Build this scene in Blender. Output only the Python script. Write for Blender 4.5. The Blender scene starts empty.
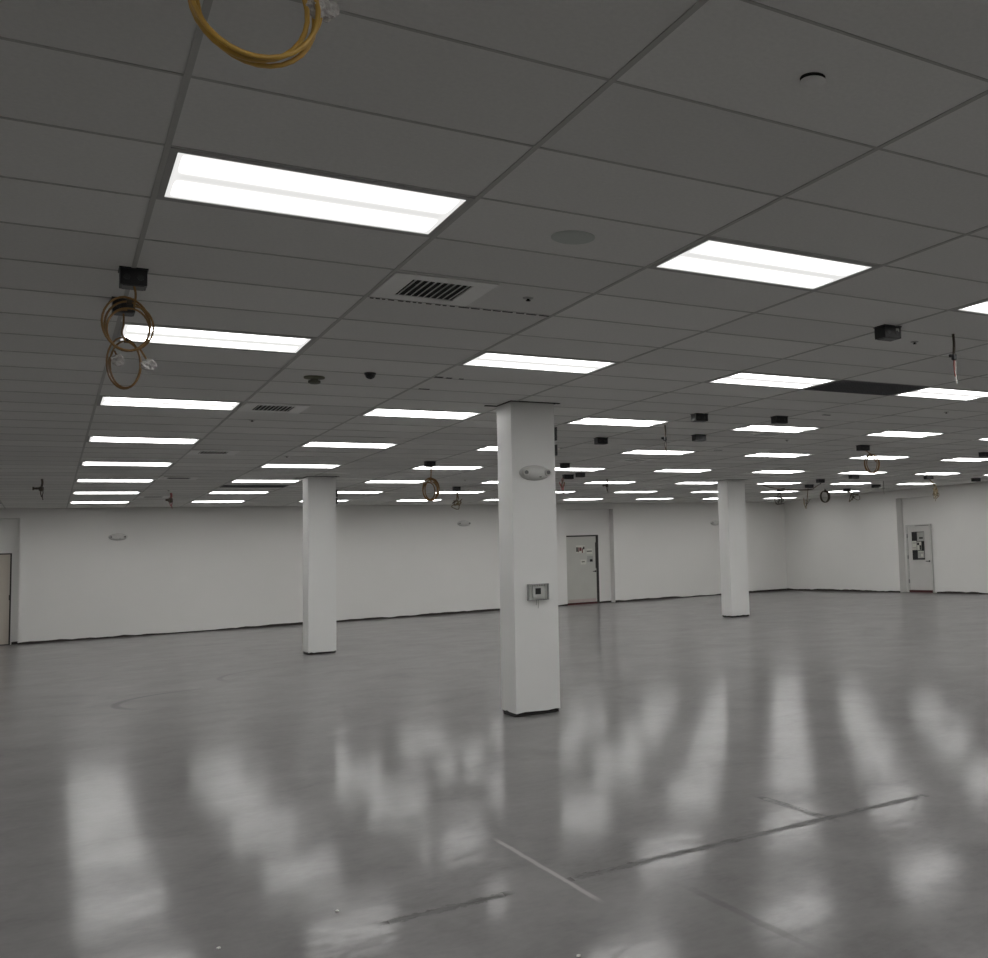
import bpy, bmesh, math, random
from mathutils import Vector, Matrix

# ------------------------------------------------------------------ camera, world, exposure
C = bpy.context.scene
col = C.collection
CEIL = 3.2746          # ceiling height
EYE = 1.6444           # camera height
cam_data = bpy.data.cameras.new('camera')
cam_data.sensor_width = 36.0
cam_data.sensor_fit = 'HORIZONTAL'
cam_data.lens = 1019.654 / 988.0 * 36.0
cam_data.shift_x = -275.08 / 988.0
cam_data.shift_y = -18.02 / 988.0
cam_data.clip_start = 0.05
cam = bpy.data.objects.new('camera', cam_data)
col.objects.link(cam)
yaw, pitch, roll = 0.6163763, 0.0833615, -0.0394471
F = Vector((math.sin(yaw)*math.cos(pitch), math.cos(yaw)*math.cos(pitch), math.sin(pitch)))
R0 = Vector((math.cos(yaw), -math.sin(yaw), 0))
U0 = R0.cross(F)
R = math.cos(roll)*R0 + math.sin(roll)*U0
U = -math.sin(roll)*R0 + math.cos(roll)*U0
cam.matrix_world = Matrix(((R.x, U.x, -F.x, 0), (R.y, U.y, -F.y, 0), (R.z, U.z, -F.z, EYE), (0, 0, 0, 1)))
C.camera = cam

world = bpy.data.worlds.new('world')
C.world = world
world.use_nodes = True
world.node_tree.nodes['Background'].inputs[0].default_value = (0, 0, 0, 1)
world.node_tree.nodes['Background'].inputs[1].default_value = 0

C.view_settings.view_transform = 'Standard'
C.view_settings.look = 'None'
C.view_settings.gamma = 1
C.view_settings.exposure = 0.0
LAMP = 18.3            # brightness of the luminaire lenses over the tubes
LAMP_GAP = 0.78        # brightness of the lens strip between the two tubes

# ------------------------------------------------------------------ materials
def new_mat(name):
    m = bpy.data.materials.new(name); m.use_nodes = True
    nt = m.node_tree
    return m, nt, nt.nodes['Principled BSDF']

def rgb(h):
    v = [int(h[i:i+2], 16)/255 for i in (0, 2, 4)]
    return tuple(x/12.92 if x <= .04045 else ((x+.055)/1.055)**2.4 for x in v) + (1,)

def mat(name, color, rough=.6, metal=0, noise=0.08, scale=12, bump=0, spec=.5, **kw):
    m, nt, b = new_mat(name)
    N = nt.nodes; L = nt.links
    b.inputs['Roughness'].default_value = rough
    b.inputs['Metallic'].default_value = metal
    b.inputs['Specular IOR Level'].default_value = spec
    tc = N.new('ShaderNodeTexCoord'); nz = N.new('ShaderNodeTexNoise')
    nz.inputs['Scale'].default_value = scale; nz.inputs['Detail'].default_value = 4
    L.new(tc.outputs['Object'], nz.inputs['Vector'])
    mx = N.new('ShaderNodeMix'); mx.data_type = 'RGBA'
    mx.inputs[6].default_value = tuple(c*(1-noise) for c in color[:3])+(1,)
    mx.inputs[7].default_value = tuple(min(1, c*(1+noise)) for c in color[:3])+(1,)
    L.new(nz.outputs['Fac'], mx.inputs[0]); L.new(mx.outputs[2], b.inputs['Base Color'])
    if bump:
        bp = N.new('ShaderNodeBump'); bp.inputs['Strength'].default_value = bump; bp.inputs['Distance'].default_value = .01
        L.new(nz.outputs['Fac'], bp.inputs['Height']); L.new(bp.outputs[0], b.inputs['Normal'])
    for k, v in kw.items():
        b.inputs[k].default_value = v
    return m

M = {}
M['wall'] = mat('wall_paint', (.77, .762, .742, 1), .65, noise=.02, scale=1.3, spec=.3)
M['column'] = mat('column_paint', (.79, .79, .775, 1), .5, noise=.02, scale=3, spec=.4)
M['tbar'] = mat('ceiling_grid_metal', (.47, .47, .45, 1), .5, noise=.06, scale=3)
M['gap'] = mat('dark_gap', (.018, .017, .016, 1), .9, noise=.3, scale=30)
M['grime'] = mat('base_grime', (.035, .03, .027, 1), .9, noise=.6, scale=9)
M['black'] = mat('black_metal_box', (.012, .012, .014, 1), .4, noise=.2, scale=30)
M['blackplate'] = mat('box_cover', (.03, .03, .033, 1), .35, noise=.2, scale=30)
M['fixture'] = mat('white_fixture', (.62, .62, .6, 1), .5, noise=.03)
M['lightframe'] = mat('light_frame', (.40, .40, .39, 1), .5, noise=.03)
M['vent'] = mat('vent_enamel', (.80, .80, .78, 1), .3, noise=.03, spec=.9)
M['ventback'] = mat('vent_cavity', (.004, .004, .004, 1), .9, noise=.1)
M['grille'] = mat('return_grille', (.15, .15, .16, 1), .7, noise=.2, scale=40)
M['speaker'] = mat('speaker_grille', (.56, .60, .57, 1), .7, noise=.1, scale=200)
M['plasticgrey'] = mat('grey_plastic', (.38, .38, .36, 1), .4)
M['lens'] = mat('lamp_lens', (.16, .16, .155, 1), .2, noise=.2)
M['cable'] = mat('yellow_cable_jacket', (.50, .30, .055, 1), .38, noise=.12, scale=20)
M['cableold'] = mat('brown_cable_jacket', (.23, .125, .035, 1), .45, noise=.2, scale=20)
M['cablefar'] = mat('olive_cable_jacket', (.15, .11, .05, 1), .5, noise=.2)
M['cabledark'] = mat('dark_cable_jacket', (.05, .035, .022, 1), .5, noise=.2)
M['redwire'] = mat('red_wire', (.22, .035, .03, 1), .45)
M['pinkwire'] = mat('faded_red_wire', (.36, .13, .13, 1), .6)
M['whitewire'] = mat('white_wire', (.7, .68, .64, 1), .5)
M['door'] = mat('door_beige', (.50, .45, .39, 1), .5, noise=.05, scale=2)
M['doorgrey'] = mat('door_grey', (.50, .50, .465, 1), .45, noise=.05, scale=3)
M['doorlight'] = mat('door_light', (.60, .59, .57, 1), .45, noise=.05, scale=3)
M['doorframe'] = mat('door_frame_dark', (.03, .027, .025, 1), .6, noise=.3)
M['frameloght'] = mat('door_frame_light', (.55, .55, .53, 1), .5)
M['maroon'] = mat('maroon_threshold', (.07, .012, .014, 1), .6, noise=.3)
M['paper'] = mat('paper', (.62, .62, .56, 1), .8)
M['ink'] = mat('dark_print', (.02, .02, .02, 1), .7)
M['inkred'] = mat('red_print', (.15, .04, .04, 1), .7)
M['glassdark'] = mat('dark_door_glass', (.01, .01, .012, 1), .15)
M['chrome'] = mat('dull_steel', (.25, .25, .25, 1), .35, metal=.8)
M['debris'] = mat('chip', (.7, .7, .66, 1), .7, noise=.2, scale=80)
M['cover'] = mat('clear_cover', (.62, .63, .62, 1), .15, noise=.02)
M['cover'].node_tree.nodes['Principled BSDF'].inputs['Transmission Weight'].default_value = .55
M['cover'].node_tree.nodes['Principled BSDF'].inputs['IOR'].default_value = 1.2
M['plastic'] = mat('clear_plastic_bag', (.75, .70, .68, 1), .25, noise=.4, scale=60, bump=.8)
M['plastic'].node_tree.nodes['Principled BSDF'].inputs['Transmission Weight'].default_value = .25

# ceiling tiles: faint speckle, a slight tint of its own on every tile
TU, TV = 1.2192, 0.67354
GU, GV = 0.3506, 3.7420
def ceiling_material():
    m, nt, b = new_mat('ceiling_tile'); N = nt.nodes; L = nt.links
    b.inputs['Roughness'].default_value = .9; b.inputs['Specular IOR Level'].default_value = .1
    g = N.new('ShaderNodeNewGeometry'); mp = N.new('ShaderNodeMapping')
    L.new(g.outputs['Position'], mp.inputs['Vector'])
    mp.inputs['Location'].default_value = (-GU/TU, -GV/TV, 0); mp.inputs['Scale'].default_value = (1/TU, 1/TV, 0)
    fl = N.new('ShaderNodeVectorMath'); fl.operation = 'FLOOR'; L.new(mp.outputs[0], fl.inputs[0])
    wn = N.new('ShaderNodeTexWhiteNoise'); wn.noise_dimensions = '3D'; L.new(fl.outputs[0], wn.inputs['Vector'])
    r = N.new('ShaderNodeMapRange'); r.inputs[3].default_value = .93; r.inputs[4].default_value = 1.05
    L.new(wn.outputs['Value'], r.inputs[0])
    nz = N.new('ShaderNodeTexNoise'); nz.inputs['Scale'].default_value = 55; nz.inputs['Detail'].default_value = 5
    L.new(g.outputs['Position'], nz.inputs['Vector'])
    r2 = N.new('ShaderNodeMapRange'); r2.inputs[3].default_value = .93; r2.inputs[4].default_value = 1.07
    L.new(nz.outputs['Fac'], r2.inputs[0])
    mu = N.new('ShaderNodeMath'); mu.operation = 'MULTIPLY'; L.new(r.outputs[0], mu.inputs[0]); L.new(r2.outputs[0], mu.inputs[1])
    vm = N.new('ShaderNodeVectorMath'); vm.operation = 'SCALE'; vm.inputs[0].default_value = CEIL_RGB
    L.new(mu.outputs[0], vm.inputs['Scale']); L.new(vm.outputs[0], b.inputs['Base Color'])
    return m
CEIL_RGB = (.80, .80, .78)
M['ceiling'] = ceiling_material()

# polished concrete: mottled grey, saw joints, one pale scratch, two scuffs
def floor_material():
    m, nt, b = new_mat('polished_concrete'); N = nt.nodes; L = nt.links
    g = N.new('ShaderNodeNewGeometry'); P = g.outputs['Position']
    sp = N.new('ShaderNodeSeparateXYZ'); L.new(P, sp.inputs[0]); X, Y = sp.outputs[0], sp.outputs[1]
    def val(v):
        return v
    def math_(op, a, bb=None, cc=None):
        n = N.new('ShaderNodeMath'); n.operation = op
        for i, v in enumerate((a, bb, cc)):
            if v is None: continue
            if isinstance(v, (int, float)): n.inputs[i].default_value = v
            else: L.new(v, n.inputs[i])
        return n.outputs[0]
    def noise(scale, detail=4, rough=.55, vec=P, dist=0):
        n = N.new('ShaderNodeTexNoise'); n.inputs['Scale'].default_value = scale; n.inputs['Detail'].default_value = detail
        n.inputs['Roughness'].default_value = rough; n.inputs['Distortion'].default_value = dist
        L.new(vec, n.inputs['Vector']); return n.outputs['Fac']
    def mr(v, a, bb, c, d, smooth=True):
        n = N.new('ShaderNodeMapRange'); n.interpolation_type = 'SMOOTHSTEP' if smooth else 'LINEAR'
        L.new(v, n.inputs[0])
        for i, x in zip((1, 2, 3, 4), (a, bb, c, d)): n.inputs[i].default_value = x
        return n.outputs[0]
    big = noise(.35, 3); mid = noise(1.6, 5, .6, dist=.6); fine = noise(14, 5, .65); pit = noise(90, 3)
    wob = math_('MULTIPLY', math_('SUBTRACT', noise(5, 3), .5), .03)
    # joint along x at y = 4.985, from x 1.2 to 4.6, broken between 1.88 and 2.17
    d1 = math_('ABSOLUTE', math_('ADD', math_('SUBTRACT', Y, 4.985), wob))
    w1 = mr(noise(16, 5, .7), .35, .65, .012, .046)
    l1 = mr(math_('SUBTRACT', d1, w1), 0, .008, 1, 0)
    def span(v, a, bb, f=.06):
        return math_('MULTIPLY', mr(v, a-f, a+f, 0, 1), mr(v, bb-f, bb+f, 1, 0))
    gate = math_('ADD', span(X, 1.28, 1.86), span(X, 2.19, 4.65, .05))
    j1 = math_('MULTIPLY', l1, gate)
    # joint along y at x = 3.86
    d2 = math_('ABSOLUTE', math_('ADD', math_('SUBTRACT', X, 3.86), wob))
    j2 = math_('MULTIPLY', math_('MULTIPLY', mr(d2, .014, .034, 1, 0), span(Y, 4.95, 5.7, .15)), mr(noise(9, 2), .35, .55, .3, 1))
    # faint joint at x = 2.60, y 3.4 - 4.5
    d3 = math_('ABSOLUTE', math_('ADD', math_('SUBTRACT', X, 2.58), wob))
    j3 = math_('MULTIPLY', math_('MULTIPLY', mr(d3, .012, .03, 1, 0), span(Y, 3.5, 4.4, .25)), .3)
    joints = math_('MINIMUM', math_('ADD', math_('ADD', j1, j2), j3), 1)
    # pale scratch at x = 2.16, y 4.55 - 6.0
    d4 = math_('ABSOLUTE', math_('SUBTRACT', X, math_('ADD', 2.165, math_('MULTIPLY', wob, .6))))
    s4 = math_('MULTIPLY', mr(d4, .006, .020, .8, 0), span(Y, 4.62, 5.95, .1))
    # curved rubber scuffs: arcs of circles
    def arc(cx, cy, r, y0, y1, w, k):
        dx = math_('SUBTRACT', X, cx); dy = math_('SUBTRACT', Y, cy)
        dd = math_('SQRT', math_('ADD', math_('MULTIPLY', dx, dx), math_('MULTIPLY', dy, dy)))
        a = math_('ABSOLUTE', math_('SUBTRACT', dd, r))
        return math_('MULTIPLY', math_('MULTIPLY', mr(a, w*.3, w, k, 0), span(Y, y0, y1, .3)), mr(X, cx-.02, cx+.02, 1, 0))
    sc = math_('ADD', arc(1.75, 15.1, 1.05, 14.6, 16.2, .07, .7), arc(3.3, 17.2, 1.2, 16.9, 18.4, .06, .5))
    # base colour
    t = math_('ADD', math_('ADD', math_('MULTIPLY', mid, .55), math_('MULTIPLY', big, .35)), math_('MULTIPLY', fine, .3))
    ramp = N.new('ShaderNodeValToRGB'); e = ramp.color_ramp.elements
    e[0].position = .40; e[0].color = (.128, .124, .122, 1); e[1].position = .80; e[1].color = (.192, .187, .184, 1)
    L.new(t, ramp.inputs[0])
    def mixc(fac, a, colr):
        n = N.new('ShaderNodeMix'); n.data_type = 'RGBA'; L.new(fac, n.inputs[0]); L.new(a, n.inputs[6]); n.inputs[7].default_value = colr
        return n.outputs[2]
    c = mixc(math_('MULTIPLY', joints, .92), ramp.outputs[0], (.035, .034, .032, 1))
    c = mixc(s4, c, (.33, .32, .31, 1))
    c = mixc(sc, c, (.07, .07, .07, 1))
    L.new(c, b.inputs['Base Color'])
    rr = math_('ADD', FLOOR_R, math_('ADD', math_('MULTIPLY', math_('SUBTRACT', mid, .5), .09), math_('MULTIPLY', math_('SUBTRACT', fine, .5), .05)))
    rr = math_('ADD', rr, math_('MULTIPLY', joints, .2))
    L.new(rr, b.inputs['Roughness'])
    # worn sealer: gloss varies in fine trowel streaks
    mp = N.new('ShaderNodeMapping'); mp.inputs['Scale'].default_value = (9, 30, 1); mp.inputs['Rotation'].default_value = (0, 0, .5)
    L.new(P, mp.inputs['Vector'])
    st = noise(1.0, 6, .7, mp.outputs[0], .8)
    L.new(math_('MULTIPLY', mr(math_('ADD', math_('MULTIPLY', st, .7), math_('MULTIPLY', mid, .3)), .36, .64, .15, 1.95, False), FLOOR_SPEC), b.inputs['Specular IOR Level'])
    h = math_('ADD', math_('MULTIPLY', noise(4.5, 3, .5), .011), math_('MULTIPLY', noise(34, 4, .6), .0004))
    h = math_('ADD', h, math_('MULTIPLY', noise(.9, 2, .5), .012))
    h = math_('ADD', h, math_('MULTIPLY', pit, .00008))
    h = math_('SUBTRACT', h, math_('MULTIPLY', joints, .002))
    bn = N.new('ShaderNodeBump'); bn.inputs['Strength'].default_value = 1; bn.inputs['Distance'].default_value = FLOOR_BUMP
    L.new(h, bn.inputs['Height']); L.new(bn.outputs[0], b.inputs['Normal'])
    # duller worn share of the surface, mixed with the polished share
    b2 = N.new('ShaderNodeBsdfPrincipled')
    for k in ('Base Color', 'Normal', 'Specular IOR Level'):
        L.new(b.inputs[k].links[0].from_socket, b2.inputs[k])
    b2.inputs['Roughness'].default_value = .36
    ms = N.new('ShaderNodeMixShader'); ms.inputs[0].default_value = .38
    L.new(b.outputs[0], ms.inputs[1]); L.new(b2.outputs[0], ms.inputs[2])
    L.new(ms.outputs[0], N['Material Output'].inputs['Surface'])
    return m
FLOOR_R, FLOOR_SPEC, FLOOR_BUMP = .125, .115, .15
M['floor'] = floor_material()

# lens of a two-tube luminaire: bright over the tubes, dimmer strip between them
def lens_material():
    m = bpy.data.materials.new('luminaire_lens'); m.use_nodes = True
    nt = m.node_tree; N = nt.nodes; L = nt.links; N.clear()
    out = N.new('ShaderNodeOutputMaterial'); em = N.new('ShaderNodeEmission')
    em.inputs[0].default_value = (1, .992, .972, 1)
    tc = N.new('ShaderNodeTexCoord'); sp = N.new('ShaderNodeSeparateXYZ'); L.new(tc.outputs['Object'], sp.inputs[0])
    ab = N.new('ShaderNodeMath'); ab.operation = 'ABSOLUTE'; L.new(sp.outputs[1], ab.inputs[0])
    r = N.new('ShaderNodeValToRGB'); r.color_ramp.interpolation = 'B_SPLINE'
    e = r.color_ramp.elements; lo = LAMP_GAP/LAMP
    e[0].position = 0; e[0].color = (lo,)*3+(1,); e[1].position = 1; e[1].color = (lo*1.05,)*3+(1,)
    for p, v in ((.08, lo*1.02), (.20, lo*1.18), (.33, .35), (.42, 1), (.72, 1), (.82, .35), (.90, lo*1.2), (.96, lo*1.1)):
        x = e.new(p); x.color = (v,)*3+(1,)
    d = N.new('ShaderNodeMath'); d.operation = 'DIVIDE'; d.inputs[1].default_value = .29
    L.new(ab.outputs[0], d.inputs[0]); L.new(d.outputs[0], r.inputs[0])
    # the tubes stop short of the lens ends
    ax = N.new('ShaderNodeMath'); ax.operation = 'ABSOLUTE'; L.new(sp.outputs[0], ax.inputs[0])
    en = N.new('ShaderNodeMapRange'); en.interpolation_type = 'SMOOTHSTEP'
    for i, v in zip((1, 2, 3, 4), (.525, .555, 1, 0)): en.inputs[i].default_value = v
    L.new(ax.outputs[0], en.inputs[0])
    mx = N.new('ShaderNodeMix'); mx.data_type = 'FLOAT'; L.new(en.outputs[0], mx.inputs[0]); mx.inputs[2].default_value = lo*1.1
    L.new(r.outputs[0], mx.inputs[3])
    mu = N.new('ShaderNodeMath'); mu.operation = 'MULTIPLY'; mu.inputs[1].default_value = LAMP
    L.new(mx.outputs[0], mu.inputs[0]); L.new(mu.outputs[0], em.inputs[1]); L.new(em.outputs[0], out.inputs[0])
    return m
M['light'] = lens_material()

# ------------------------------------------------------------------ mesh helpers
def box(bm, x0, x1, y0, y1, z0, z1):
    v = [bm.verts.new(p) for p in ((x0,y0,z0),(x1,y0,z0),(x1,y1,z0),(x0,y1,z0),(x0,y0,z1),(x1,y0,z1),(x1,y1,z1),(x0,y1,z1))]
    for f in ((3,2,1,0),(4,5,6,7),(0,1,5,4),(1,2,6,5),(2,3,7,6),(3,0,4,7)):
        bm.faces.new([v[i] for i in f])

def lathe(bm, prof, c=(0,0,0), n=24, sx=1, sy=1, axis='z'):
    """prof: (radius, height) pairs; closed with caps"""
    def P(a, r, h):
        x, y, z = r*math.cos(a)*sx, r*math.sin(a)*sy, h
        if axis == 'y': x, y, z = x, h, y
        if axis == 'x': x, y, z = h, x, y
        return (c[0]+x, c[1]+y, c[2]+z)
    rings = [[bm.verts.new(P(2*math.pi*i/n, r, h)) for i in range(n)] for r, h in prof]
    for a, b in zip(rings, rings[1:]):
        for i in range(n):
            bm.faces.new((a[i], a[(i+1) % n], b[(i+1) % n], b[i]))
    bm.faces.new(rings[0][::-1]); bm.faces.new(rings[-1])

def tube(bm, pts, r, n=7, closed=False):
    pts = [Vector(p) for p in pts]; m = len(pts)
    rings = []; up = Vector((0.13, 1, 0.07)).normalized()
    for i, p in enumerate(pts):
        t = (pts[min(i+1, m-1)] - pts[max(i-1, 0)]).normalized()
        a = up - t*up.dot(t)
        if a.length < 1e-3: a = Vector((1, 0, 0)) - t*t.x
        a.normalize(); b = t.cross(a); up = a
        rings.append([bm.verts.new(p + (a*math.cos(2*math.pi*k/n) + b*math.sin(2*math.pi*k/n))*r) for k in range(n)])
    for a, b in zip(rings, rings[1:]):
        for k in range(n):
            bm.faces.new((a[k], a[(k+1) % n], b[(k+1) % n], b[k]))
    bm.faces.new(rings[0][::-1]); bm.faces.new(rings[-1])

def smooth_path(pts, sub=6):
    """Catmull-Rom through the points"""
    P = [Vector(p) for p in pts]; P = [2*P[0]-P[1]] + P + [2*P[-1]-P[-2]]; out = []
    for i in range(1, len(P)-2):
        a, b, c, d = P[i-1:i+3]
        for k in range(sub):
            t = k/sub
            out.append(.5*((2*b)+(c-a)*t+(2*a-5*b+4*c-d)*t*t+(3*b-a-3*c+d)*t**3))
    out.append(P[-2]); return out

def build(name, bm, m, parent=None, loc=None, smooth=False, bevel=0):
    bmesh.ops.recalc_face_normals(bm, faces=bm.faces)
    me = bpy.data.meshes.new(name); bm.to_mesh(me); bm.free()
    for p in me.polygons: p.use_smooth = smooth
    o = bpy.data.objects.new(name, me); col.objects.link(o)
    me.materials.append(M[m] if isinstance(m, str) else m)
    if parent: o.parent = parent
    if loc: o.location = loc
    if bevel:
        b = o.modifiers.new('bevel', 'BEVEL'); b.width = bevel; b.segments = 2; b.limit_method = 'ANGLE'
    if smooth:
        try:
            me.set_sharp_from_angle(angle=math.radians(50))
        except Exception:
            pass
    return o

def boxes(name, lst, m, parent=None, **kw):
    bm = bmesh.new()
    for b in lst: box(bm, *b)
    return build(name, bm, m, parent, **kw)

def thing(name, label, cat, loc=(0, 0, 0), group=None):
    o = bpy.data.objects.new(name, None); o.empty_display_size = .1; col.objects.link(o)
    o.location = loc
    return tag(o, label, cat, group)

def tag(o, label, cat, group=None):
    o['label'] = label; o['category'] = cat
    if group: o['group'] = group
    return o

def struct(o):
    o['kind'] = 'structure'; return o

def dup(root, loc, label=None, group=None):
    r = root.copy(); col.objects.link(r); r.location = loc
    if label: r['label'] = label
    if group: r['group'] = group
    for ch in list(root.children):
        c = ch.copy(); col.objects.link(c); c.parent = r
        for g in list(ch.children):
            d = g.copy(); col.objects.link(d); d.parent = c
    return r

# ------------------------------------------------------------------ room shell
XL, XR, YF, YB = -7.0, 22.388, -5.0, 30.737
bm = bmesh.new(); box(bm, XL-.2, XR+.6, YF-.2, YB+.7, -.15, 0)
struct(build('floor', bm, 'floor'))
bm = bmesh.new(); box(bm, XL-.2, XR+.6, YF-.2, YB+.7, CEIL, CEIL+.15)
ceiling = struct(build('ceiling', bm, 'ceiling'))
# suspension grid of the tiled ceiling
bm = bmesh.new()
k = math.floor((XL-GU)/TU)+1
while GU+k*TU < XR:
    x = GU+k*TU; box(bm, x-.011, x+.011, YF, YB, CEIL-.004, CEIL+.01); k += 1
k = math.floor((YF-GV)/TV)+1
while GV+k*TV < YB:
    y = GV+k*TV; box(bm, XL, XR, y-.0065, y+.0065, CEIL-.0035, CEIL+.01); k += 1
build('ceiling_grid', bm, 'tbar', ceiling)
# dark dashes stand in for the shadowed gap where two tiles sit crooked
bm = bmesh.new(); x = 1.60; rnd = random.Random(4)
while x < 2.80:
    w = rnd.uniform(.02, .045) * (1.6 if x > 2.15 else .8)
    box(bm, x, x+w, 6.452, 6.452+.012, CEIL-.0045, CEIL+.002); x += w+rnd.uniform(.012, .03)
build('tile_gap_shadow', bm, 'gap', ceiling)
for (x, y, w) in ((2.833, 9.086, .09), (2.937, 9.102, .05), (3.051, 9.115, .04), (2.915, 9.783, .10), (8.04, 10.05, .12), (9.1, 14.3, .15)):
    boxes('tile_slot', [(x-w/2, x+w/2, y-.02, y+.02, CEIL-.003, CEIL+.002)], 'gap', ceiling)

def wall_y(name, segs, y, depth=.62):
    return struct(boxes(name, segs, 'wall'))
# back wall with two door recesses: left one x -2.3..-.57, centre one x 13.64..15.35
H1, H2, H3 = 3.04, 3.095, 3.015
struct(boxes('wall_back', [
    (XL, -2.30, YB, YB+.6, 0, CEIL), (-2.30, -.575, YB, YB+.6, H1, CEIL), (-2.30, -.575, YB+.20, YB+.6, 0, H1),
    (-.575, 13.64, YB, YB+.6, 0, CEIL),
    (13.64, 15.335, YB, YB+.6, H2, CEIL), (13.64, 15.335, YB+.30, YB+.6, 0, H2),
    (15.335, XR+.5, YB, YB+.6, 0, CEIL)], 'wall'))
struct(boxes('wall_right', [
    (XR, XR+.5, YF, 22.935, 0, CEIL), (XR, XR+.5, 24.595, YB, 0, CEIL),
    (XR, XR+.5, 22.935, 24.595, H3, CEIL), (XR+.262, XR+.5, 22.935, 24.595, 0, H3)], 'wall'))
struct(boxes('wall_left', [(XL-.2, XL, YF, YB+.6, 0, CEIL)], 'wall'))
struct(boxes('wall_front', [(XL-.2, XR+.5, YF-.2, YF, 0, CEIL)], 'wall'))

# ragged dark strip where the baseboards were pulled off
def ragged(name, a, b, fixed, axis, seed, h=.05, face=-1):
    bm = bmesh.new(); rnd = random.Random(seed); t = a; prev = None; n = max(2, int(abs(b-a)/.12))
    rows = []
    hh = h
    for i in range(n+1):
        t = a+(b-a)*i/n
        hh += rnd.uniform(-.014, .014); hh = min(max(hh, h*.55), h*1.3)
        rows.append((t, hh))
    vs = []
    for t, z in rows:
        q = []
        for off, zz in ((0, 0.0), (0, z), (.006*face, z), (.006*face, 0.0)):
            q.append(bm.verts.new((t, fixed+off, zz) if axis == 'x' else (fixed+off, t, zz)))
        vs.append(q)
    for p, q in zip(vs, vs[1:]):
        for k in range(4):
            bm.faces.new((p[k], p[(k+1) % 4], q[(k+1) % 4], q[k]))
    bm.faces.new(vs[0]); bm.faces.new(vs[-1][::-1])
    return struct(build(name, bm, 'grime'))
ragged('baseboard_back', -.575, 13.64, YB, 'x', 1)
ragged('baseboard_back_corner', 15.335, XR, YB, 'x', 2)
ragged('baseboard_right', 24.595, YB, XR, 'y', 3, .055)
ragged('baseboard_right_near', 12, 22.935, XR, 'y', 4, .05)
ragged('trim_1', 14.90, 15.335, YB+.30, 'x', 5, .04)
ragged('trim_2', -.70, -.575, YB+.20, 'x', 6, .05)
ragged('trim_3', 13.64, 13.70, YB+.30, 'x', 7, .06)

# ------------------------------------------------------------------ doors
def door_handle(parent, x, y, z, axis='y', s=1):
    bm = bmesh.new()
    if axis == 'y':
        lathe(bm, [(.03, 0), (.03, -.012), (.012, -.014), (.012, -.05)], (x, y, z), 14, axis='y')
        box(bm, x-.11*s if s > 0 else x, x if s > 0 else x+.11, y-.06, y-.042, z-.011, z+.011)
    else:
        lathe(bm, [(.03, 0), (.03, -.012), (.012, -.014), (.012, -.05)], (x, y, z), 14, axis='x')
        box(bm, x-.06, x-.042, y, y+.11, z-.011, z+.011)
    return build('door_handle', bm, 'black', parent)

# door_1: wooden-beige door at the far left, cut by the frame edge
d = struct(bpy.data.objects.new('door_1', None)); col.objects.link(d); d.location = (0, 0, 0)
y = YB+.20
boxes('door_leaf', [(-1.72, -.755, y-.035, y-.002, .02, 2.17)], 'door', d)
boxes('door_frame', [(-.755, -.725, y-.05, y, 0, 2.20), (-1.75, -1.72, y-.05, y, 0, 2.20), (-1.72, -.755, y-.05, y, 2.17, 2.20)], 'doorframe', d)
boxes('threshold', [(-1.72, -.755, y-.05, y, 0, .02)], 'doorframe', d)
boxes('strike_plate', [(-.768, -.748, y-.054, y-.03, 1.07, 1.19)], 'doorframe', d)

# door_2: grey-beige door in the centre recess
d = struct(bpy.data.objects.new('door_2', None)); col.objects.link(d)
y = YB+.30
boxes('door_leaf', [(13.74, 14.80, y-.04, y-.002, .06, 2.20)], 'doorgrey', d)
boxes('door_frame', [(14.80, 14.885, y-.05, y, 0, 2.245), (13.70, 13.74, y-.03, y, 0, 2.245), (13.74, 14.80, y-.05, y, 2.20, 2.245)], 'doorframe', d)
bm = bmesh.new(); box(bm, 14.775, 14.80, y-.062, y-.03, 1.15, 2.0)
build('edge_guard', bm, 'doorframe', d)
boxes('kick_strip', [(13.74, 14.80, y-.05, y-.002, 0, .06)], 'maroon', d)
boxes('kick_plate', [(13.78, 14.77, y-.044, y-.036, .07, .17)], mat('scuffed_kick_plate', (.46, .39, .37, 1), .5), d)
door_handle(d, 14.76, y-.04, 1.05, 'y', 1)

# door_3: pale door in the recess of the right wall
d = struct(bpy.data.objects.new('door_3', None)); col.objects.link(d)
x = XR+.262
boxes('door_leaf', [(x-.04, x-.002, 23.37, 24.37, .07, 2.10)], 'doorlight', d)
boxes('door_frame', [(x-.05, x, 23.30, 23.37, 0, 2.15), (x-.05, x, 24.37, 24.44, 0, 2.15), (x-.05, x, 23.37, 24.37, 2.10, 2.15)], 'frameloght', d)
boxes('door_gap', [(x-.043, x-.037, 23.362, 23.372, .07, 2.1), (x-.043, x-.037, 24.366, 24.376, .07, 2.1), (x-.052, x-.048, 23.37, 24.0, 2.10, 2.115)], 'doorframe', d)
boxes('door_sweep', [(x-.055, x-.002, 23.33, 24.39, 0, .075)], 'maroon', d)
for z in (.35, 1.12, 1.8):
    boxes('hinge', [(x-.062, x-.045, 24.35, 24.395, z-.06, z+.06)], 'chrome', d)
door_handle(d, x-.04, 23.42, .98, 'x')
boxes('door_window', [(x-.046, x-.038, 23.60, 24.17, 1.03, 1.92)], 'glassdark', d)
boxes('window_bead', [(x-.052, x-.038, 23.575, 23.60, 1.0, 1.95), (x-.052, x-.038, 24.17, 24.195, 1.0, 1.95), (x-.052, x-.038, 23.60, 24.17, 1.0, 1.03), (x-.052, x-.038, 23.60, 24.17, 1.92, 1.95)], 'doorlight', d)

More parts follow.
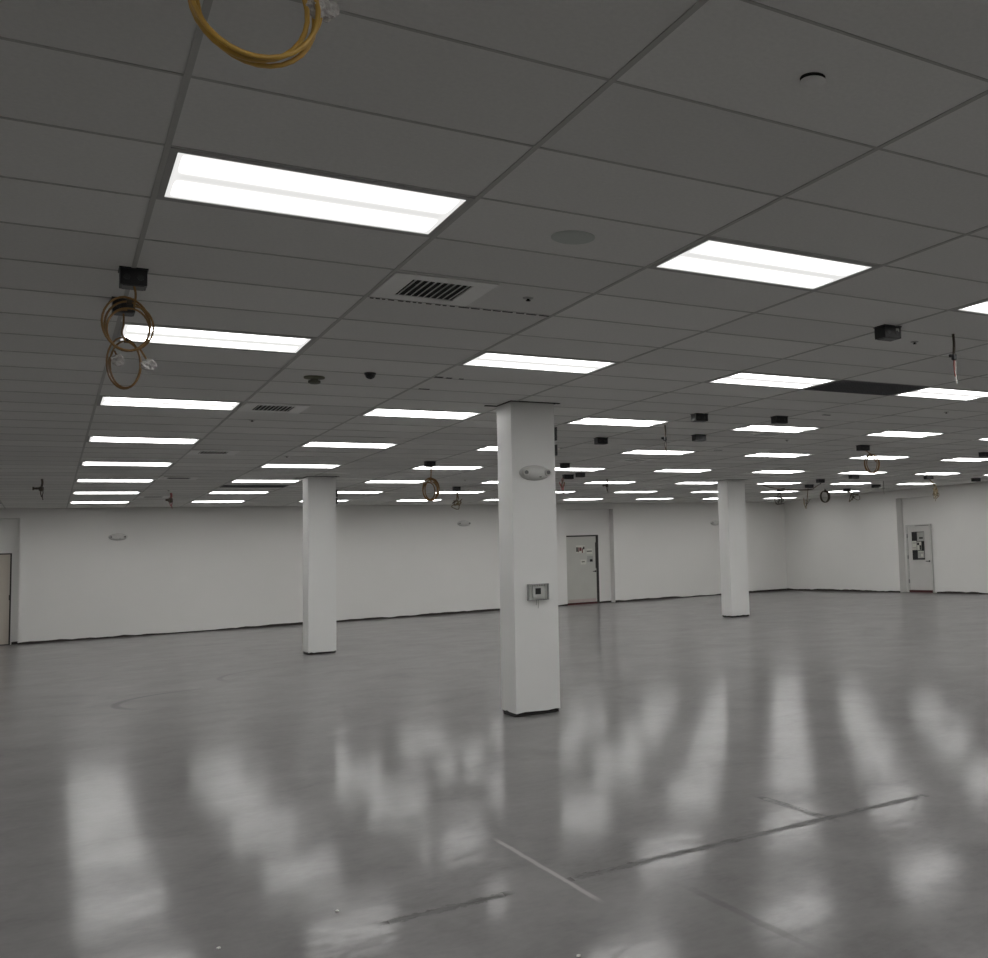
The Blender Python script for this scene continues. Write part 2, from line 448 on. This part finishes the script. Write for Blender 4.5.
# papers taped on the doors
def notice(name, label, rect, prints, plane, fixed, m='paper', group=None):
    (a0, a1, z0, z1) = rect
    t = thing(name, label, 'notice', (0, 0, 0), group)
    def B(a0, a1, z0, z1, k, mm, nm):
        if plane == 'y': return boxes(nm, [(a0, a1, fixed-.0015*k-.002, fixed-.0015*k, z0, z1)], mm, t)
        return boxes(nm, [(fixed-.0015*k-.002, fixed-.0015*k, a0, a1, z0, z1)], mm, t)
    B(a0, a1, z0, z1, 0, m, 'sheet')
    for (p0, p1, q0, q1, mm) in prints:
        B(a0+(a1-a0)*p0, a0+(a1-a0)*p1, z0+(z1-z0)*q0, z0+(z1-z0)*q1, 1, mm, 'print')
y = YB+.26
notice('notice', 'wide notice with bold dark red lettering, upper left on the grey door', (14.09, 14.40, 1.67, 1.92),
       [(.03, .20, .15, .75, 'ink'), (.24, .34, .10, .72, 'inkred'), (.38, .62, .25, .72, 'inkred'), (.66, .78, 0, .60, 'inkred'), (.80, .97, .45, .80, 'ink')], 'y', y)
notice('notice', 'small pale notice with one dark line, upper right on the grey door', (14.46, 14.67, 1.62, 1.80),
       [(.05, .9, .45, .62, 'ink')], 'y', y, 'paper')
notice('notice', 'small dark picture notice near the handle side of the grey door', (14.48, 14.69, 1.36, 1.56),
       [(.1, .9, .45, .95, 'plasticgrey'), (.45, .9, .05, .45, 'ink')], 'y', y, 'plasticgrey')
notice('notice', 'white sheet with a short dark line, lowest on the grey door', (14.24, 14.44, 1.29, 1.45),
       [(.2, .75, .45, .62, 'ink')], 'y', y)
x = XR+.262-.048
notice('notice', 'white sheet on dark glass of right door, at middle left', (23.96, 24.16, 1.34, 1.63), [(.1, .8, .72, .84, 'plasticgrey'), (.1, .9, .2, .3, 'plasticgrey')], 'x', x)
notice('notice', 'pale printed sheet on glass of right door, at top right', (23.61, 23.92, 1.62, 1.90), [(.2, .8, .70, .85, 'plasticgrey'), (.15, .7, .25, .45, 'ink')], 'x', x, 'plasticgrey')
notice('notice', 'pale sheet on glass of right door, at bottom right', (23.63, 23.92, 1.08, 1.31), [(.1, .9, .86, .95, 'paper'), (.2, .5, .2, .6, 'paper')], 'x', x, 'plasticgrey')
notice('notice', 'grey sheet with dark patch in middle right of right door glass', (23.74, 23.94, 1.33, 1.60), [(.05, .45, .05, .6, 'ink'), (.5, .95, .6, .9, 'ink')], 'x', x, 'paper')

# ------------------------------------------------------------------ columns
def column(x, y, w, dep, label):
    t = thing('column', label, 'column', (x, y, 0), 'white square columns')
    bm = bmesh.new(); rnd = random.Random(int(x*100)+int(y))
    zt = CEIL
    # painted shaft with a chipped lower edge
    n = 10; pts = []
    for (ax, ay, bx, by) in ((0, 0, w, 0), (w, 0, w, dep), (w, dep, 0, dep), (0, dep, 0, 0)):
        for i in range(n):
            pts.append((ax+(bx-ax)*i/n, ay+(by-ay)*i/n))
    lo = [bm.verts.new((px, py, .034+rnd.uniform(-.006, .010))) for px, py in pts]
    hi = [bm.verts.new((px, py, zt)) for px, py in pts]
    for i in range(len(pts)):
        j = (i+1) % len(pts); bm.faces.new((lo[i], lo[j], hi[j], hi[i]))
    bm.faces.new(hi); bm.faces.new(lo[::-1])
    build('shaft', bm, 'column', t)
    boxes('base_gap', [(.012, w-.012, .012, dep-.012, 0, .05), (.0, w*.9, -.012, .02, 0, .012), (-.012, .02, 0, dep*.8, 0, .012)], 'gap', t)
    boxes('corner_bead', [(-.0015, .016, -.0015, .016, .06, zt-.02)], 'column', t)
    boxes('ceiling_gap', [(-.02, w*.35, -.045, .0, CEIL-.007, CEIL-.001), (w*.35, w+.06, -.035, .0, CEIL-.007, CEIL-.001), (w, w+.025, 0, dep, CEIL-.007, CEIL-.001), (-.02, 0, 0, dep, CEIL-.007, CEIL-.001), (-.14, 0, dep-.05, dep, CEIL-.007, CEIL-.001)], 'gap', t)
    return t
column(3.953, 10.236, .480, .417, 'nearest white square column, with emergency light and thermostat on it')
column(3.909, 20.293, .480, .50, 'plain white square column left of the central one, far back')
column(13.24, 20.45, .50, .44, 'plain white square column at right, before the room corner')

# ------------------------------------------------------------------ ceiling lights
def make_light(loc, label, group):
    t = thing('ceiling_light', label, 'light', loc, group)
    w, dpt = 1.143/2, .580/2; W, D = 1.197/2, .655/2
    bm = bmesh.new()
    for b in ((-W, W, -D, -dpt), (-W, W, dpt, D), (-W, -w, -dpt, dpt), (w, W, -dpt, dpt)):
        box(bm, *b, -.006, .02)
    build('frame', bm, 'lightframe', t)
    bm = bmesh.new(); v = [bm.verts.new(p) for p in ((-w, -dpt, -.003), (-w, dpt, -.003), (w, dpt, -.003), (w, -dpt, -.003))]
    bm.faces.new(v); box(bm, -w, w, -dpt, dpt, -.0025, .02)
    build('diffuser', bm, 'light', t)
    return t
ORD = ['nearest', 'second nearest', 'third nearest', 'fourth nearest', 'fifth nearest', 'sixth nearest', 'seventh nearest', 'farthest']
LINE = {0: 'leftmost line', 1: 'second line from the left', 2: 'third line from the left', 3: 'fourth line from the left',
        4: 'fifth line from the left', 5: 'fourth line from the right', 6: 'third line from the right', 7: 'second line from the right', 8: 'rightmost line'}
FIRST = {0: 0, 1: 0, 2: 0, 3: 1, 4: 2, 5: 2, 6: 3, 7: 4, 8: 4}
proto = None
for c in range(-2, 9):
    for r in range(-2, 8):
        if c < -1: continue
        x = GU+c*2*TU+TU/2; y = GV+TV*(1.5+5*r)
        if c in FIRST and r >= FIRST[c]:
            lab = 'lit ceiling panel, %s, %s' % (ORD[7 if r == 7 else r-FIRST[c]], LINE[c])
        else:
            n = r+2 if r < 7 else 9
            lab = 'ceiling light outside the photo, %s, %s' % (
                'left of the leftmost line' if c < 0 else LINE[c],
                ('%s from behind' % ['first', 'second', 'third', 'fourth', 'fifth', 'sixth', 'seventh', 'eighth', 'ninth', 'tenth'][n]))
        g = 'recessed ceiling light panels' if (c in FIRST and r >= FIRST[c]) else 'ceiling light panels outside the photo, %d' % c
        if proto is None: proto = make_light((x, y, CEIL), lab, g); o = proto
        else: o = dup(proto, (x, y, CEIL), lab, g)

# ------------------------------------------------------------------ supply vents and return grilles
def make_vent(loc, label):
    t = thing('air_vent', label, 'vent', loc, 'square supply vents')
    S, a, b = .300, .175, .20
    bm = bmesh.new()
    for q in ((-S, S, -S, -b), (-S, S, b, S), (-S, -a, -b, b), (a, S, -b, b)): box(bm, *q, -.010, .0)
    build('frame', bm, 'vent', t, bevel=.003)
    boxes('cavity', [(-a, a, -b, b, -.003, 0)], 'ventback', t)
    for i in range(9):
        x = -a+(i+.5)*2*a/9
        bm = bmesh.new()
        v = [bm.verts.new(p) for p in ((x-.003, -b, -.003), (x-.0015, -b, -.003), (x+.002, -b, -.010), (x+.0005, -b, -.010),
                                      (x-.003, b, -.003), (x-.0015, b, -.003), (x+.002, b, -.007), (x+.0005, b, -.007))]
        for f in ((0, 1, 2, 3), (7, 6, 5, 4), (0, 4, 5, 1), (1, 5, 6, 2), (2, 6, 7, 3), (3, 7, 4, 0)): bm.faces.new([v[k] for k in f])
        build('blade', bm, 'vent', t)
    return t
u1 = GU+TU+.31
vent = make_vent((u1, GV+3.5*TV, CEIL), 'louvred square air vent, the nearest one, left of the round speaker')
for i, lab in ((11, 'square air vent right of the third light in the leftmost line'), (18, 'square air vent right of the fourth light in the leftmost line'),
               (25, 'square air vent right of the fifth light in the leftmost line'), (33, 'farthest small square air vent near the back wall at left')):
    dup(vent, (u1, GV+(i+.5)*TV, CEIL), lab)
u2 = GU+7*TU-.33
dup(vent, (u2, GV+12.3*TV, CEIL), 'dark slotted air vent just beyond a light, right of the central column')
dup(vent, (u2, GV+18.5*TV, CEIL), 'distant slotted air vent between light rows, left of the right column')

def make_grille(loc, label):
    t = thing('return_grille', label, 'vent', loc, 'dark return air grilles')
    w, d_ = .585, .315
    bm = bmesh.new()
    for q in ((-w, w, -d_, -d_+.02), (-w, w, d_-.02, d_), (-w, -w+.02, -d_, d_), (w-.02, w, -d_, d_)): box(bm, *q, -.008, 0)
    build('frame', bm, 'grille', t)
    bm = bmesh.new(); box(bm, -w+.02, w-.02, -d_+.02, d_-.02, -.003, 0)
    for i in range(28): x = -w+.02+(i+1)*(2*w-.04)/29; box(bm, x-.001, x+.001, -d_+.02, d_-.02, -.007, -.003)
    for i in range(14): y = -d_+.02+(i+1)*(2*d_-.04)/15; box(bm, -w+.02, w-.02, y-.001, y+.001, -.007, -.003)
    build('grid_core', bm, 'grille', t)
    return t
gr = make_grille((GU+5.5*TU, GV+6.5*TV, CEIL), 'dark rectangular grille between two lit panels at upper right')
dup(gr, (GU+2.5*TU, GV+28.5*TV, CEIL), 'thin dark far grille just beyond a light, left of the left column')

# ------------------------------------------------------------------ round ceiling fittings
t = thing('ceiling_speaker', 'round grey flush ceiling speaker between the two nearest lights', 'speaker', (2.188, 4.76, CEIL))
bm = bmesh.new(); lathe(bm, [(.112, 0), (.112, -.004), (.104, -.008), (.098, -.008)], n=40); build('trim_ring', bm, 'speaker', t, smooth=True)
bm = bmesh.new(); lathe(bm, [(.098, 0), (.098, -.009), (.06, -.011), (.01, -.012)], n=40); build('grille', bm, 'speaker', t, smooth=True)

t = thing('concealed_sprinkler', 'round ceiling cap with dark crescent gap, at upper right', 'sprinkler', (2.165, 2.700, CEIL))
bm = bmesh.new(); lathe(bm, [(.045, 0), (.045, -.003), (.040, -.004)], n=32); build('recess_ring', bm, 'gap', t)
bm = bmesh.new(); lathe(bm, [(.044, -.008), (.046, -.010), (.044, -.012), (.020, -.013)], (.004, .004, 0), n=32); build('cap', bm, 'ceiling', t, smooth=True)

def make_sprinkler(loc, label):
    t = thing('sprinkler', label, 'sprinkler', loc, 'ceiling sprinklers')
    bm = bmesh.new(); lathe(bm, [(.034, 0), (.032, -.004), (.014, -.007)], n=20); build('escutcheon', bm, 'plasticgrey', t)
    bm = bmesh.new(); lathe(bm, [(.009, -.006), (.009, -.012), (.005, -.013), (.005, -.016), (.016, -.017), (.016, -.019)], n=14); build('head', bm, 'gap', t)
    return t
sp = make_sprinkler((2.463, 6.05, CEIL), 'sprinkler head just right of the nearest air vent')
for x, y, lab in ((5.80, 6.05, 'sprinkler head just right of the black box at far right'),
                  (9.41, 9.3, 'sprinkler head beyond the panel at the right edge, below hanging red wires'),
                  (9.33, 12.67, 'sprinkler head between second and third lights right of the right column'),
                  (1.833, 12.53, 'dark sprinkler head just beyond the second air vent on the left'),
                  (7.10, 21.04, 'distant sprinkler head left of the central column among the far lights'),
                  (2.0, 24.2, 'distant sprinkler head near the hanging red wires at far left'),
                  (2.9, 16.6, 'sprinkler head in front of the left column between light lines')):
    dup(sp, (x, y, CEIL), lab)

t = thing('smoke_detector', 'olive grey smoke detector with wide base and low head, left of the black dome', 'smoke detector', (1.875, 9.47, CEIL))
bm = bmesh.new(); lathe(bm, [(.085, 0), (.085, -.012), (.06, -.018)], n=28); build('base', bm, mat('detector_base', (.17, .17, .12, 1), .6), t, smooth=True)
bm = bmesh.new(); lathe(bm, [(.03, -.018), (.03, -.030), (.05, -.034), (.05, -.052), (.035, -.06)], n=28); build('head', bm, mat('detector_head', (.13, .13, .10, 1), .6), t, smooth=True)
t = thing('dome_camera', 'small black dome camera on ceiling, right of the smoke detector', 'camera', (2.252, 9.10, CEIL))
bm = bmesh.new(); lathe(bm, [(.048, 0), (.048, -.014), (.044, -.016)], n=24); build('base', bm, 'black', t, smooth=True)
bm = bmesh.new(); lathe(bm, [(.042, -.015), (.040, -.030), (.031, -.043), (.017, -.052), (.004, -.055)], n=24); build('dome', bm, 'glassdark', t, smooth=True)

# ------------------------------------------------------------------ black junction boxes under the ceiling
def make_jbox(loc, w, label, h=.09, dpt=.12):
    t = thing('junction_box', label, 'junction box', loc, 'black junction boxes under the ceiling')
    boxes('body', [(-w/2, w/2, -dpt/2, dpt/2, -h, -.006)], 'black', t, bevel=.004)
    boxes('mounting_flange', [(-w/2-.005, w/2+.005, -dpt/2-.005, dpt/2+.005, -.008, 0)], 'black', t)
    boxes('outlet_face', [(-w*.40, w*.40, -dpt*.40, dpt*.40, -h-.004, -h+.002)], 'blackplate', t)
    for s in (-.25, .25):
        bm = bmesh.new(); lathe(bm, [(.016, 0), (.016, -.003)], (w*s, -dpt/2, -h*.55), 12, axis='y')
        build('knockout', bm, 'blackplate', t)
    return t
make_jbox((.352, 6.40, CEIL), .125, 'nearest black junction box, above the big far coil at left', .095)
make_jbox((.345, 7.14, CEIL), .115, 'black junction box just behind the first, half hidden by the coil', .085)
b0 = make_jbox((.40, 2.885, CEIL), .13, 'junction box above the top edge of the photo, holding the yellow coil', .09)
b1 = make_jbox((5.20, 5.71, CEIL), .165, 'black six-sided junction box between the two lights at upper right', .095)
boxes('pale_label', [(.03, .06, -.0625, -.0600, -.045, -.020)], 'plasticgrey', b1)
JB = [ (6.424, 10.49, .17, 'black junction box above its twin, right of the central column'),
 (7.592, 12.43, .17, 'black junction box directly below its twin, right of the central column'),
 (6.40, 13.15, .16, 'single black junction box close right of the central column top'),
 (7.532, 10.37, .18, 'black junction box touching a light panel, above the right column side'),
 (11.18, 13.03, .20, 'black junction box with a hanging ring of cable, at right'),
 (7.561, 17.02, .14, 'low black junction box just above a far light, beside central column'),
 (8.718, 19.48, .20, 'large dark junction box with hanging wires beside the central column'),
 (8.76, 18.98, .16, 'small junction box right of the one with hanging wires, beside central column'),
 (5.166, 17.05, .155, 'black junction box over the brown ring, left of the central column'),
 (7.568, 23.02, .15, 'black junction box over the tangled wires, left of the central column'),
 (15.88, 18.90, .24, 'black junction box between far lights, below the hanging ring at right'),
 (19.26, 21.96, .25, 'black junction box low at right, just left of the right door recess'),
 (15.84, 20.16, .19, 'junction box at upper end of the slack cable near room corner'),
 (16.93, 22.05, .21, 'junction box at the middle of the slack cable near room corner'),
 (19.55, 23.62, .20, 'dim junction box above olive wires near the right end of back wall'),
 (16.968, 23.43, .19, 'junction box against a far light right of the right column'),
 (18.29, 18.82, .24, 'black junction box above the right door recess'),
 (20.676, 19.45, .25, 'black junction box at far right near the wall top'),
 (14.63, 13.50, .21, 'black junction box cut by the right edge of the photo')]
for x, y, w, lab in JB: make_jbox((x, y, CEIL), w, lab, .09)

# ------------------------------------------------------------------ cable coils and wires
def ring_points(cx, cy, cz, rx, rz, turns, seed, tilt=0, dy=.012, jit=.06, start=math.pi/2):
    rnd = random.Random(seed); pts = []; n = 30
    fx = [rnd.uniform(1-jit, 1+jit*.3) for _ in range(int(turns)+2)]; ox = [rnd.uniform(-jit, jit)*rx for _ in range(int(turns)+2)]
    for i in range(int(turns*n)+1):
        k = i/n; a, f = int(k), k-int(k)
        s = fx[a]*(1-f)+fx[a+1]*f; o = ox[a]*(1-f)+ox[a+1]*f
        ang = start-2*math.pi*k
        x = rx*s*math.cos(ang)+o; z = rz*s*math.sin(ang) + (1-s)*rz*-.6
        pts.append(Vector((cx+x*math.cos(tilt), cy+(k-turns/2)*dy+x*math.sin(tilt), cz+z)))
    return pts

def bag(name, parent, c, r, seed):
    bm = bmesh.new(); bmesh.ops.create_icosphere(bm, subdivisions=3, radius=1)
    rnd = random.Random(seed); k = [Vector((rnd.uniform(-1, 1), rnd.uniform(-1, 1), rnd.uniform(-1, 1))).normalized() for _ in range(14)]
    for v in bm.verts:
        d_ = v.co.normalized(); s = 1+sum(.10*math.cos(9*d_.dot(q)+i) for i, q in enumerate(k))/2.2
        v.co = Vector((d_.x*r[0]*s, d_.y*r[1]*s, d_.z*r[2]*s))+Vector(c)
    return build(name, bm, 'plastic', parent, smooth=False)

def coil(label, c, rx, rz, turns, r, top, m, seed, bags=(), stem=None, tilt=0, dy=.012, jit=.06, base=None):
    base = base or c
    t = thing('cable_coil', label, 'cable', (0, 0, 0))
    t.location = top
    T = Vector(top)
    p = ring_points(*c, rx, rz, turns, seed, tilt, dy, jit)
    st = smooth_path(([Vector(top)] + [Vector(q) for q in (stem or [])] + [p[0]]), 5)
    bm = bmesh.new(); tube(bm, [q-T for q in st[:-1]]+[q-T for q in p], r, 8)
    build('coiled_cord', bm, m, t, smooth=True)
    bm = bmesh.new()                               # tie around the loops
    tx, tz = c[0]+rx*.05, c[2]+rz*.93
    lathe(bm, [(r*2.2, -.012), (r*2.6, -.008), (r*2.6, .008), (r*2.2, .012)], (tx-T.x, c[1]-T.y, tz-T.z), 12, axis='x')
    build('cord_tie', bm, 'cabledark', t, smooth=True)
    for i, (bc, br, fr) in enumerate(bags):
        b = bag('plastic_bag', t, tuple(Vector(bc)-T), br, seed+i)
        bm = bmesh.new(); tube(bm, [q-T for q in smooth_path([fr, ((fr[0]+bc[0])/2+.005, (fr[1]+bc[1])/2, (fr[2]+bc[2])/2-.005), bc], 5)], r*.9, 8)
        build('cord_end', bm, m, t, smooth=True)
        bm = bmesh.new(); lathe(bm, [(br[0]*.5, -br[2]*.4), (br[0]*.5, br[2]*.4)], tuple(Vector(bc)-T), 10); build('plug', bm, 'cabledark', t)
    return t
coil('thick yellow cable coil at the top edge with plastic-wrapped end', (.408, 2.76, 3.071), .139, .148, 3.0, .0068, (.40, 2.83, CEIL-.104), 'cable', 5,
     bags=[((.566, 2.76, 3.108), (.040, .030, .032), (.545, 2.77, 3.03))], stem=[(.41, 2.79, 3.195)], dy=.022, jit=.16)
coil('brown yellow cable coil hanging from the nearest black junction box', (.328, 6.35, 2.955), .112, .140, 4.0, .0058, (.354, 6.36, CEIL-.095), 'cableold', 8,
     bags=[((.425, 6.33, 2.748), (.036, .03, .030), (.385, 6.34, 2.83))], stem=[(.362, 6.355, 3.13)], dy=.013, jit=.24)
coil('smaller brown cable coil lower behind the first, from a black wire', (.355, 7.09, 2.877), .084, .150, 2.8, .0055, (.345, 7.12, CEIL-.085), 'cableold', 11,
     bags=[((.314, 7.07, 2.895), (.033, .028, .033), (.300, 7.08, 2.95))], stem=[(.345, 7.10, 3.12), (.337, 7.095, 3.06)], dy=.013, jit=.2)
coil('thin brown cable ring hanging left of the central column', (5.158, 16.99, 2.80), .125, .185, 5.0, .010, (5.166, 17.0, CEIL-.09), 'cableold', 13, stem=[(5.165, 16.995, 3.08)], jit=.30, dy=.02)
coil('brown cable ring in front of lights at right, under a black box', (11.31, 12.97, 2.96), .14, .155, 3.2, .008, (11.20, 12.99, CEIL-.09), 'cableold', 17, stem=[(11.29, 12.98, 3.13)], jit=.14, dy=.02)
coil('small dark cable ring left of the far light near room corner', (18.83, 23.78, 3.05), .155, .17, 3.0, .014, (18.85, 23.80, CEIL), 'cabledark', 19, jit=.12, dy=.02)

def tangle(label, top, ctr, rx, rz, m, r, seed, n=3, cat='wires'):
    t = thing('hanging_wires', label, cat, top); T = Vector(top); rnd = random.Random(seed)
    for k in range(n):
        P = [T+Vector((rnd.uniform(-.01, .01), 0, 0))]
        P.append(Vector((ctr[0]+rnd.uniform(-.3, .3)*rx, ctr[1]+rnd.uniform(-.02, .02), ctr[2]+rz)))
        for _ in range(5):
            P.append(Vector((ctr[0]+rnd.uniform(-1, 1)*rx, ctr[1]+rnd.uniform(-.04, .04), ctr[2]+rnd.uniform(-1, 1)*rz)))
        bm = bmesh.new(); tube(bm, [q-T for q in smooth_path(P, 6)], r, 6)
        build('wire', bm, m[k % len(m)], t, smooth=True)
    return t
tangle('olive tangled wires hanging left of the central column, before the back wall', (7.56, 22.99, CEIL-.09), (7.57, 22.97, 2.87), .13, .12, ['cablefar', 'cabledark', 'cablefar'], .010, 3)
tangle('red and grey tangled wires right beside the central column edge', (8.60, 19.43, CEIL-.09), (8.57, 19.43, 3.03), .07, .14, ['cablefar', 'pinkwire', 'plasticgrey'], .009, 6)
tangle('faint grey tangled wires right of the right column, over back wall', (16.96, 23.40, CEIL-.097), (16.85, 23.37, 2.93), .20, .13, ['cabledark', 'plasticgrey', 'cabledark'], .008, 9, 4)
tangle('dark wire loop hanging over the room corner', (16.93, 22.10, CEIL-.096), (16.89, 22.12, 2.78), .10, .16, ['cabledark', 'cablefar'], .008, 12, 2)
tangle('olive wires hanging over the back wall left of the right door recess', (19.55, 23.60, CEIL-.097), (19.75, 23.56, 3.00), .22, .13, ['cablefar', 'cabledark'], .009, 15, 3)
tangle('yellow tangled wires hanging at the right door recess corner', (18.29, 18.80, CEIL-.09), (18.46, 18.76, 2.80), .11, .20, ['cablefar', 'cabledark', 'cablefar'], .008, 21, 4)

# slack cable drooping between two boxes near the room corner
t = thing('slack_cable', 'slack black cable strung under the ceiling near the room corner', 'cable', (15.84, 20.16, CEIL-.09)); T = Vector((15.84, 20.16, CEIL-.09))
bm = bmesh.new(); tube(bm, [q-T for q in smooth_path([(15.84, 20.16, CEIL-.112), (16.3, 21.0, CEIL-.15), (16.86, 21.88, CEIL-.14), (16.45, 22.0, CEIL-.15), (15.9, 22.15, CEIL-.10), (15.5, 22.2, CEIL-.01)], 8)], .016, 6)
build('cord', bm, 'cabledark', t, smooth=True)

# short conduit stubs with a connector and loose wire ends
def whip(label, x, y, ln, side=0, mats=('cabledark', 'black', 'redwire', 'whitewire'), k=1.0):
    t = thing('wire_drop', label, 'wires', (x, y, CEIL))
    bm = bmesh.new(); tube(bm, smooth_path([(0, 0, 0), (.004*k, 0, -ln*.2), (-.004*k, 0, -ln*.42)], 5), .011*k, 8); build('conduit', bm, mats[0], t, smooth=True)
    bm = bmesh.new()
    lathe(bm, [(.012*k, -.025*k), (.022*k, -.018*k), (.022*k, .018*k), (.012*k, .025*k)], (-.004*k, 0, -ln*.47), 12)
    lathe(bm, [(.013*k, -.03*k), (.013*k, .03*k)], (-.02*k, 0, -ln*.45), 10, axis='x')
    if side: lathe(bm, [(.018, 0), (.018, side*.8), (.03, side*.82), (.03, side)], (0, 0, -ln*.45), 10, axis='x')
    build('connector', bm, mats[1], t, smooth=True)
    bm = bmesh.new(); tube(bm, smooth_path([(-.004, 0, -ln*.5), (-.010*k, 0, -ln*.66), (.0, 0, -ln*.86)], 5), .005*k, 6); build('hot_wire', bm, mats[2], t, smooth=True)
    bm = bmesh.new(); tube(bm, smooth_path([(.004, 0, -ln*.5), (.012*k, 0, -ln*.62), (.006*k, 0, -ln*.8), (.012*k, 0, -ln)], 5), .0045*k, 6); build('neutral_wire', bm, mats[3], t, smooth=True)
    return t
whip('dark conduit with red and white wires hanging above the right edge light', 5.876, 5.685, .40)
whip('thin dark wire drop hanging between lights right of the central column', 6.553, 11.567, .39, mats=('cabledark', 'black', 'cabledark', 'cabledark'), k=1.1)
whip('dark wire drop with sideways stub on the far left ceiling', -.111, 21.31, .36, side=-.13, mats=('cabledark', 'cabledark', 'cabledark', 'cabledark'), k=1.6)
whip('small distant wire drop crossing a light beyond the central column', 10.12, 20.54, .31, side=-.10, mats=('cabledark', 'cabledark', 'cabledark', 'cabledark'), k=1.4)
whip('faded red wire drop hanging before the back wall at far left', 2.112, 25.05, .33, mats=('pinkwire', 'cabledark', 'pinkwire', 'pinkwire'), k=2.0)
whip('pale hooked wire drop at the left top of the right door recess', 18.36, 20.62, .42, side=-.14, mats=('plasticgrey', 'plasticgrey', 'plasticgrey', 'whitewire'), k=1.3)

# ------------------------------------------------------------------ fittings on columns and walls
def emergency(loc, w, h, label, dpt=.075):
    t = thing('emergency_light', label, 'emergency light', loc, 'oval emergency lights')
    bm = bmesh.new(); lathe(bm, [(w*.50, 0), (w*.50, -dpt*.25), (w*.47, -dpt*.5), (w*.36, -dpt*.8), (w*.20, -dpt), (w*.02, -dpt*1.02)], n=40, sy=h/w, axis='y')
    build('housing', bm, 'fixture', t, smooth=True)
    bm = bmesh.new(); lathe(bm, [(w*.51, 0), (w*.51, -.006)], n=40, sy=h/w*1.03, axis='y'); build('backplate', bm, 'plasticgrey', t)
    for s in (-1, 1):
        bm = bmesh.new(); lathe(bm, [(.030, -.02), (.036, -dpt*.75), (.036, -dpt*1.15), (.030, -dpt*1.2)], (s*w*.37, 0, 0), 18, axis='y')
        l = build('lamp_head', bm, 'fixture', t, smooth=True)
        bm = bmesh.new(); lathe(bm, [(.021, -dpt*1.19), (.021, -dpt*1.24)], (s*w*.37, 0, 0), 16, axis='y'); build('lamp_lens', bm, 'lens', l)
    boxes('test_button', [(.03, .05, -dpt*.98, -dpt*.7, -h*.33, -h*.27)], 'lens', t)
    return t
emergency((4.197, 10.236, 2.516), .33, .155, 'oval emergency light with two lamp heads, on the nearest column')
for x, z, lab in ((1.435, 2.528, 'oval emergency light on back wall at the far left'), (10.317, 2.70, 'oval emergency light on back wall just left of central column'),
                  (19.33, 2.541, 'oval emergency light on back wall half hidden beside the right column')):
    emergency((x, YB, z), .40, .17, lab, .07)

t = thing('thermostat', 'thermostat with dark screen in a clear guard, on nearest column', 'thermostat', (4.200, 10.236, 1.262))
boxes('backplate', [(-.112, .112, -.006, 0, -.085, .085)], 'fixture', t)
bm = bmesh.new()
for q in ((-.112, .112, -.055, -.006, .078, .085), (-.112, .112, -.055, -.006, -.085, -.078), (-.112, -.104, -.055, -.006, -.078, .078), (.104, .112, -.055, -.006, -.078, .078),
          (-.070, -.066, -.058, -.054, -.078, .078), (.066, .07, -.058, -.054, -.078, .078)): box(bm, *q)
build('guard_frame', bm, 'cover', t, bevel=.002)
bm = bmesh.new()
for i in range(8): box(bm, -.10+i*.026, -.092+i*.026, -.058, -.050, .060, .080)
build('guard_vents', bm, 'plasticgrey', t)
boxes('body', [(-.058, .060, -.030, -.006, -.060, .062)], 'fixture', t, bevel=.004)
boxes('screen', [(-.030, .030, -.033, -.029, -.024, .040)], 'ink', t)
for x, l_ in ((-.012, .05), (.008, .085)):
    bm = bmesh.new(); tube(bm, smooth_path([(x, -.006, -.080), (x+.002, -.008, -.085-l_*.5), (x-.001, -.006, -.085-l_)], 4), .003, 6); build('wire', bm, 'plasticgrey', t)

def side_box(loc, h, label, lab2=False):
    t = thing('outlet_box', label, 'outlet box', loc, 'black boxes on column sides')
    boxes('body', [(0, .032, 0, .10, -h, 0)], 'black', t, bevel=.004)
    boxes('face_plate', [(.030, .036, -.004, .104, -h-.003, .003)], 'blackplate', t)
    if lab2: boxes('indicator', [(.034, .075, .02, .05, -h*.45, -h*.30)], 'whitewire', t)
    return t
side_box((4.433, 10.25, 3.016), .14, 'upper black box on the right side of the nearest column')
side_box((4.433, 10.25, 2.825), .115, 'lower black box with white tip on right side of nearest column', True)
side_box((4.389, 20.31, 3.02), .13, 'upper black box on right side of the left column')
side_box((4.389, 20.31, 2.87), .11, 'lower black box on right side of the left column')

# small chips lying on the floor
for x, y, lab in ((1.144, 5.297, 'small pale chip on the floor, left of the dark floor joint'), (.631, 5.156, 'small pale chip on the floor near the bottom edge, leftmost'),
                  (1.80, 4.03, 'tiny pale chip on the floor near the bottom centre')):
    bm = bmesh.new(); bmesh.ops.create_icosphere(bm, subdivisions=1, radius=.010); rnd = random.Random(int(x*1000))
    for v in bm.verts:
        v.co = Vector((v.co.x*rnd.uniform(.7, 1.3), v.co.y*rnd.uniform(.7, 1.2), max(-.005, v.co.z*.6)))
    o = build('floor_chip', bm, 'debris', loc=(x, y, .005)); tag(o, lab, 'debris', 'chips on the floor')
